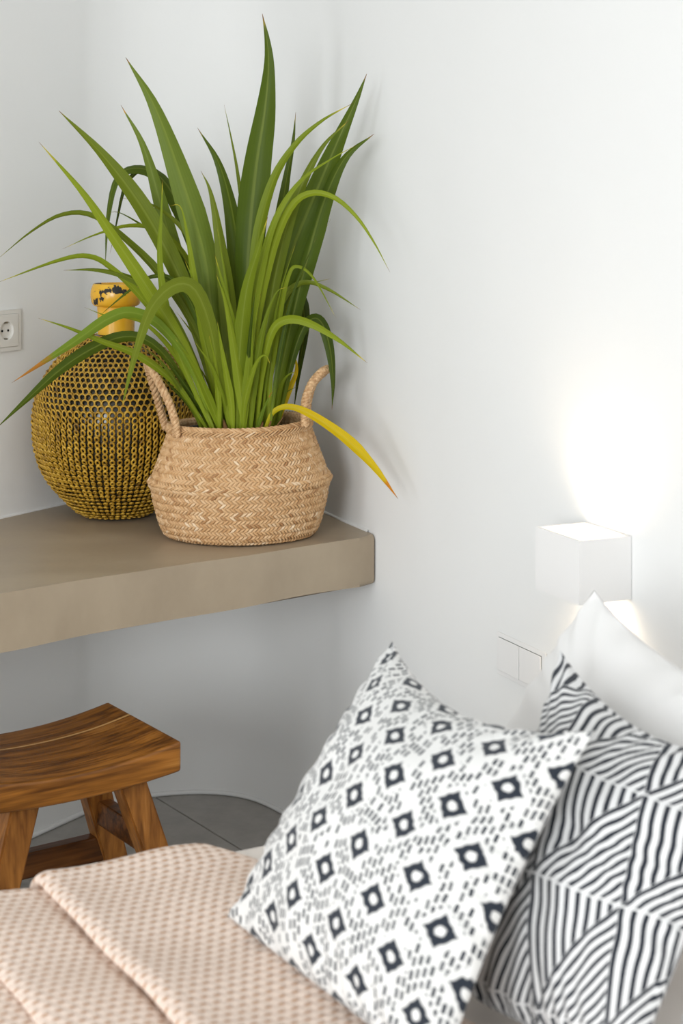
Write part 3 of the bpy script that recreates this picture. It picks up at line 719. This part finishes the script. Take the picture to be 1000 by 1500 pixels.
# floor of the basket
bm = bmesh.new(); bmesh.ops.create_circle(bm, cap_ends=True, radius=0.14, segments=48, matrix=Matrix.Translation((0, 0, 0.001)) @ Matrix.Diagonal((1, BK, 1, 1)))
from_bm('bottom', bm, M_ROPE, basket)
def loc(v): return np.array(v)-np.array([bc.x, bc.y, SHELF])
hl = [loc(at(259, 640, 3.535)), loc(at(256, 618, 3.532)), loc(at(247, 590, 3.532)), loc(at(232, 560, 3.538)), loc(at(221, 540, 3.560)), loc(at(216, 533, 3.585)), loc(at(219, 548, 3.615)), loc(at(228, 578, 3.645)), loc(at(236, 605, 3.670)), loc(at(243, 628, 3.680))]
hr = [loc(at(447, 625, 3.550)), loc(at(446, 605, 3.550)), loc(at(448, 584, 3.555)), loc(at(457, 562, 3.565)), loc(at(470, 547, 3.580)), loc(at(479, 542, 3.605)), loc(at(474, 546, 3.640)), loc(at(459, 562, 3.670)), loc(at(451, 588, 3.685)), loc(at(449, 615, 3.685))]
for hp in (hl, hr):
    V, Fc = rope_arrays(catmull(hp, 220), 0.0085, 13); from_np('handle', V, Fc, M_ROPE, basket)

# ------------------------------------------------------------------ the plant
pc = Vector((bc.x, bc.y, SHELF))
plant = thing('potted_plant', 'tall strappy green grass-like plant with arching blades in the basket', 'plant', (pc.x, pc.y, SHELF+0.006))
def ploc(v): return np.array(v)-np.array([pc.x, pc.y, SHELF+0.006])
V, Fc = lathe(np.array([(0.0, 0.001), (0.100, 0.001), (0.110, 0.10), (0.122, 0.212), (0.125, 0.212), (0.125, 0.218), (0.119, 0.218), (0.119, 0.19)]), 64); V[:, 1] *= 0.80
from_np('nursery_pot', V, Fc, M_POT, plant)
V, Fc = lathe(np.array([(0.1185, 0.192), (0.10, 0.197), (0.07, 0.203), (0.03, 0.206), (0.0, 0.206)]), 48); V[:, 1] *= 0.80; V[:, 2] += rng.normal(0, 0.0015, len(V))
from_np('soil', V, Fc, M_SOIL, plant)
def blade(px, hw, mat, dz, y0=0.0, pk=0.45, twist=0.0, fold=0.36, nseg=28, basew=0.28, bend=1.4, wave=0.0):
    """px: photograph pixels from base to tip; dz: how far the tip leans away (+) or towards (-) the camera"""
    P2 = catmull(px, nseg); t = np.concatenate([[0], np.cumsum(np.linalg.norm(np.diff(P2, axis=0), axis=1))]); t /= t[-1]
    Yd = pc.y+y0+dz*t**bend
    P = np.array([at(x, y, Y_) for (x, y), Y_ in zip(P2, Yd)])
    T = np.gradient(P, axis=0); T /= np.linalg.norm(T, axis=1)[:, None]
    vd = np.array([0, 1.0, -0.1]); Wd = np.cross(T, vd); Wd /= np.linalg.norm(Wd, axis=1)[:, None]+1e-9
    for i in range(1, nseg):
        if np.dot(Wd[i], Wd[i-1]) < 0: Wd[i] = -Wd[i]
    Nn = np.cross(Wd, T); tw = twist*t
    Wr = Wd*np.cos(tw)[:, None]+Nn*np.sin(tw)[:, None]; Nr = np.cross(Wr, T)
    up = np.where(t < pk, basew+(1-basew)*(0.35*np.clip(t/pk, 0, 1)+0.65*np.clip(t/pk, 0, 1)**2*(3-2*np.clip(t/pk, 0, 1))), 0.40*np.cos(np.clip((t-pk)/(1-pk), 0, 1)*PI/2)+0.60*(1-np.clip((t-pk)/(1-pk), 0, 1)))
    w_ = hw/F*pc.y*np.maximum(up, 0.012)
    cols = np.array([-1, -0.5, 0, 0.5, 1]); dp = np.array([1, 0.4, 0, 0.4, 1])*fold
    wv_ = wave*np.sin(t*23)[:, None, None]*np.array([-1, -0.4, 0, 0.4, 1])[None, :, None]*w_[:, None, None]*Nr[:, None, :]
    V = P[:, None, :]+w_[:, None, None]*(cols[None, :, None]*Wr[:, None, :]+dp[None, :, None]*Nr[:, None, :])+wv_
    uv = np.stack([np.broadcast_to((cols+1)/2, (nseg, 5)), np.broadcast_to(t[:, None], (nseg, 5))], -1).reshape(-1, 2)
    Vl = V.reshape(-1, 3)-np.array([pc.x, pc.y, SHELF+0.006])
    return from_np('leaf', Vl, grid_faces(nseg, 5), LEAF[mat], plant, uv=uv)
B = [
 # left-hand tall blades
 ([(346, 648), (322, 540), (308, 440), (298, 370), (265, 260), (226, 155), (184, 84)], 19, 'grey', -0.02, -0.02, 0.58, 0.1),
 ([(332, 648), (300, 520), (262, 400), (238, 310), (210, 215), (177, 154)], 13, 'grey', 0.03, 0.03, 0.55, -0.2),
 ([(338, 648), (300, 500), (255, 390), (205, 300), (148, 225), (86, 162)], 14, 'mid', -0.05, -0.01, 0.62, 0.2),
 ([(330, 648), (275, 520), (215, 420), (165, 345), (120, 280), (57, 208)], 10, 'light', -0.14, -0.05, 0.45, 0.3),
 ([(338, 648), (298, 510), (240, 410), (185, 352), (135, 316), (90, 315), (45, 340), (-4, 380)], 7, 'mid', -0.10, 0.0, 0.5, 0.5),
 ([(345, 648), (310, 480), (275, 385), (235, 340), (190, 331), (140, 344), (91, 365)], 7, 'light', 0.02, 0.03, 0.5, 0.4),
 ([(325, 648), (275, 530), (215, 445), (165, 395), (130, 376), (85, 382), (-4, 414)], 6.5, 'light', -0.16, -0.03, 0.5, 0.4),
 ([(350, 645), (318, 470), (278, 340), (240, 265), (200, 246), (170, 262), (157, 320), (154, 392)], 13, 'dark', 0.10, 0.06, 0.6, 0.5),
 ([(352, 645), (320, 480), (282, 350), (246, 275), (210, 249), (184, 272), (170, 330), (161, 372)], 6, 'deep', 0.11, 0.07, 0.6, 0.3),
 ([(332, 648), (270, 500), (225, 430), (185, 405), (140, 395), (92, 396)], 9, 'mid', -0.10, -0.04, 0.55, 0.4),
 ([(348, 648), (322, 560), (308, 480), (285, 424), (255, 418), (222, 450), (200, 510), (188, 555), (178, 598)], 13, 'mid', -0.22, -0.06, 0.5, 0.2),
 ([(318, 648), (280, 540), (235, 478), (195, 458), (160, 466), (110, 500), (60, 533), (17, 561)], 9, 'brown', -0.20, -0.04, 0.62, 0.3),
 ([(315, 648), (262, 568), (205, 522), (150, 500), (100, 480), (56, 466)], 6, 'light', -0.16, -0.04, 0.5, 0.2),
 ([(305, 646), (265, 555), (225, 505), (185, 493), (140, 508), (90, 540), (40, 585), (-6, 628)], 10, 'dark', -0.17, -0.02, 0.62, 0.3),
 ([(330, 640), (290, 470), (255, 412), (222, 405), (190, 425), (145, 463)], 5, 'dark', -0.08, -0.02, 0.55, 0.3),
 ([(318, 646), (262, 530), (220, 480), (190, 466), (155, 462), (123, 450)], 4, 'light', -0.12, -0.02, 0.5, 0.2),
 ([(318, 646), (262, 520), (240, 440), (233, 370), (236, 310), (238, 262)], 6, 'light', -0.08, -0.05, 0.5, 0.1),
 ([(328, 646), (300, 500), (284, 410), (274, 345), (264, 303), (247, 302)], 8, 'light', -0.06, -0.03, 0.45, 0.2),
 ([(348, 648), (338, 520), (332, 430), (320, 340), (308, 280), (294, 250)], 12, 'mid', -0.03, -0.02, 0.5, 0.1),
 ([(358, 648), (358, 520), (352, 400), (340, 310), (320, 238), (289, 187)], 15, 'dark', 0.02, 0.02, 0.55, 0.1),
 ([(366, 646), (364, 480), (358, 340), (348, 255), (338, 200), (328, 153)], 5, 'mid', 0.05, 0.04, 0.45, 0.1),
 ([(360, 648), (358, 500), (364, 360), (374, 250), (387, 165), (393, 100), (391, 60), (384, 20)], 22, 'dark', -0.02, 0.0, 0.58, 0.15),
 # right-hand tall blades
 ([(378, 646), (396, 460), (408, 340), (420, 260), (429, 210), (433, 164)], 12, 'dark', 0.03, 0.03, 0.45, 0.1),
 ([(368, 648), (368, 480), (376, 360), (398, 270), (430, 215), (470, 178), (517, 151)], 8, 'light', -0.06, -0.02, 0.55, 0.3),
 ([(370, 648), (395, 490), (425, 375), (463, 280), (495, 205), (522, 145), (537, 108)], 18, 'dark', -0.08, 0.0, 0.6, 0.1),
 ([(372, 648), (392, 470), (415, 350), (440, 275), (472, 215), (511, 176)], 9, 'mid', -0.10, -0.04, 0.6, 0.2),
 ([(362, 648), (366, 500), (382, 390), (405, 315), (440, 264), (482, 234), (523, 212)], 6.5, 'light', -0.14, -0.06, 0.5, 0.3),
 ([(390, 646), (425, 480), (452, 370), (476, 290), (506, 230), (548, 196)], 14, 'dark', -0.09, 0.01, 0.65, 0.1),
 ([(362, 648), (375, 480), (398, 370), (425, 305), (455, 283), (490, 290), (522, 318), (548, 356), (571, 399)], 7.5, 'light', -0.17, -0.05, 0.45, 0.3),
 ([(346, 648), (350, 530), (360, 430), (378, 365), (392, 318)], 12, 'light', -0.10, -0.07, 0.5, 0.1),
 ([(374, 648), (384, 545), (398, 486), (420, 468), (452, 473), (496, 498), (538, 532)], 7, 'light', -0.12, -0.05, 0.6, 0.2),
 ([(402, 646), (424, 540), (442, 484), (460, 466), (474, 478), (484, 515), (488, 560), (486, 600)], 9, 'dark', -0.06, 0.0, 0.65, 0.3),
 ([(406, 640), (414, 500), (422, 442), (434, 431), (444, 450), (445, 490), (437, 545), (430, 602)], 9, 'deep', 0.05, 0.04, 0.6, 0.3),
 ([(378, 646), (396, 490), (418, 434), (445, 414), (480, 424), (528, 454)], 6, 'mid', -0.06, 0.0, 0.6, 0.3),
 ([(386, 640), (408, 470), (422, 404), (436, 390), (460, 408), (492, 466)], 4.5, 'light', -0.10, -0.03, 0.5, 0.2),
 ([(386, 640), (404, 460), (424, 421), (450, 416), (485, 408)], 5, 'mid', -0.04, 0.0, 0.55, 0.2),
 ([(384, 648), (391, 622), (402, 602), (424, 596), (456, 608), (505, 642), (545, 682), (583, 731)], 9, 'yellow', -0.15, -0.06, 0.66, 0.2),
 ([(356, 648), (376, 480), (404, 350), (428, 290), (446, 258), (456, 232)], 10, 'mid', -0.05, -0.03, 0.55, 0.2),
 ([(400, 646), (424, 500), (446, 410), (462, 350), (472, 300)], 10, 'dark', -0.03, 0.02, 0.5, 0.2),
 # inner tuft
 ([(340, 648), (322, 560), (300, 480), (286, 420), (270, 380)], 9, 'light', -0.08, -0.06, 0.4, 0.2),
 ([(352, 650), (352, 560), (340, 470), (322, 400), (314, 372)], 10, 'light', -0.06, -0.07, 0.4, 0.2),
 ([(360, 650), (350, 560), (332, 450), (316, 400)], 11, 'light', -0.05, -0.08, 0.35, 0.2),
 ([(366, 650), (372, 560), (386, 480), (404, 430), (422, 420)], 9, 'light', -0.06, -0.07, 0.4, 0.2),
 ([(356, 650), (362, 560), (372, 480), (382, 430)], 10, 'light', -0.05, -0.08, 0.35, 0.2),
 ([(372, 650), (384, 560), (400, 480), (412, 420)], 10, 'mid', -0.02, -0.02, 0.4, 0.2),
 ([(330, 650), (308, 590), (282, 535), (256, 495)], 9, 'light', -0.10, -0.06, 0.4, 0.2),
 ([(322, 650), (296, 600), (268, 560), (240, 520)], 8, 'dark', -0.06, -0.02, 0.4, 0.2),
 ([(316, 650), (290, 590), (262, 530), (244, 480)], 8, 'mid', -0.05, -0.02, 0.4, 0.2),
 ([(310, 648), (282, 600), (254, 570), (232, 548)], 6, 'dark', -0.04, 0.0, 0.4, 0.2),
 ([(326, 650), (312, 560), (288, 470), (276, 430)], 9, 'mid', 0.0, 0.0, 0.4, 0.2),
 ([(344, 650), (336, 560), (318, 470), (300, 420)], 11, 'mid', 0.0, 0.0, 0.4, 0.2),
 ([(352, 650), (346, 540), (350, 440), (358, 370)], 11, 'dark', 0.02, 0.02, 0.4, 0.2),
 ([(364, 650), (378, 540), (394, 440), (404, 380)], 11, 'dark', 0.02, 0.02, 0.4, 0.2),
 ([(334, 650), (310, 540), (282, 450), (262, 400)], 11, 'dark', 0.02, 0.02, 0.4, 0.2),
 ([(392, 648), (404, 600), (414, 560), (428, 546), (434, 552)], 6, 'light', -0.04, 0.0, 0.5, 0.2),
 ([(398, 648), (412, 600), (426, 566), (434, 545), (432, 526), (418, 514)], 6, 'yellow', 0.02, 0.02, 0.4, 0.2),
 ([(396, 648), (406, 600), (418, 576), (436, 566)], 4, 'mid', 0.0, 0.0, 0.4, 0.2),
 ([(372, 650), (380, 615), (392, 585), (400, 572)], 5, 'brown', -0.03, -0.06, 0.4, 0.2),
 ([(356, 650), (358, 590), (374, 534), (388, 520), (396, 534)], 7, 'light', -0.06, -0.08, 0.5, 0.2),
 ([(342, 650), (338, 590), (326, 520), (318, 470)], 8, 'light', -0.04, -0.08, 0.4, 0.2),
 ([(322, 650), (320, 600), (316, 540), (306, 490)], 7, 'light', -0.04, -0.07, 0.4, 0.2),
 ([(300, 648), (286, 606), (262, 566), (236, 530), (206, 505)], 6, 'mid', -0.10, -0.03, 0.4, 0.2),
 ([(358, 648), (344, 540), (318, 440), (296, 380), (262, 330), (222, 300), (178, 290)], 8, 'mid', 0.0, 0.02, 0.5, 0.3),
 ([(346, 648), (318, 520), (290, 430), (258, 372), (222, 340), (176, 312), (156, 313)], 7, 'dark', 0.02, 0.03, 0.5, 0.3),
]
for b in B:
    px, hw, mat, dz, y0, pk, tw = b
    if px[-1][1] > 360 and len(px) < 6: hw *= 0.68
    elif px[-1][1] < 270: hw *= 1.08
    else: hw *= 0.92
    blade(px, hw, mat, dz, y0, pk, (tw+random.uniform(0, 0.45))*random.choice((-1, 1)), wave=random.uniform(0.0, 0.12))
# thin young blades mixed into the tuft
rb = random.Random(11)
for k in range(26):
    x0 = rb.uniform(318, 404); lean = (x0-360)*rb.uniform(0.7, 2.4)+rb.uniform(-25, 25); hgt = rb.uniform(110, 330)
    px = [(x0, 648), (x0+lean*0.22, 648-hgt*0.35), (x0+lean*0.6, 648-hgt*0.72), (x0+lean*1.15, 648-hgt)]
    blade(px, rb.uniform(2.6, 5.2), rb.choice(('light', 'light', 'mid', 'dark')), rb.uniform(-0.10, 0.05), rb.uniform(-0.07, 0.05), 0.4, rb.uniform(-0.8, 0.8))
# dry bracts at the foot of the tuft
for (x, y, dx, dy) in ((333, 640, -6, -26), (376, 645, 9, -28), (395, 640, 20, -30), (408, 640, 24, -18), (388, 642, 16, -46)):
    P = np.array([at(x+dx*t, y+dy*t, pc.y-0.085+0.03*t) for t in np.linspace(0, 1, 8)])
    V, Fc = tube_arrays(P, np.array([1, 1, 1, 0.95, 0.85, 0.7, 0.5, 0.15])*(0.0055 if dx < 10 else 0.0022), 8)
    from_np('dry_bract', ploc(V), Fc, M_BRACT, plant)
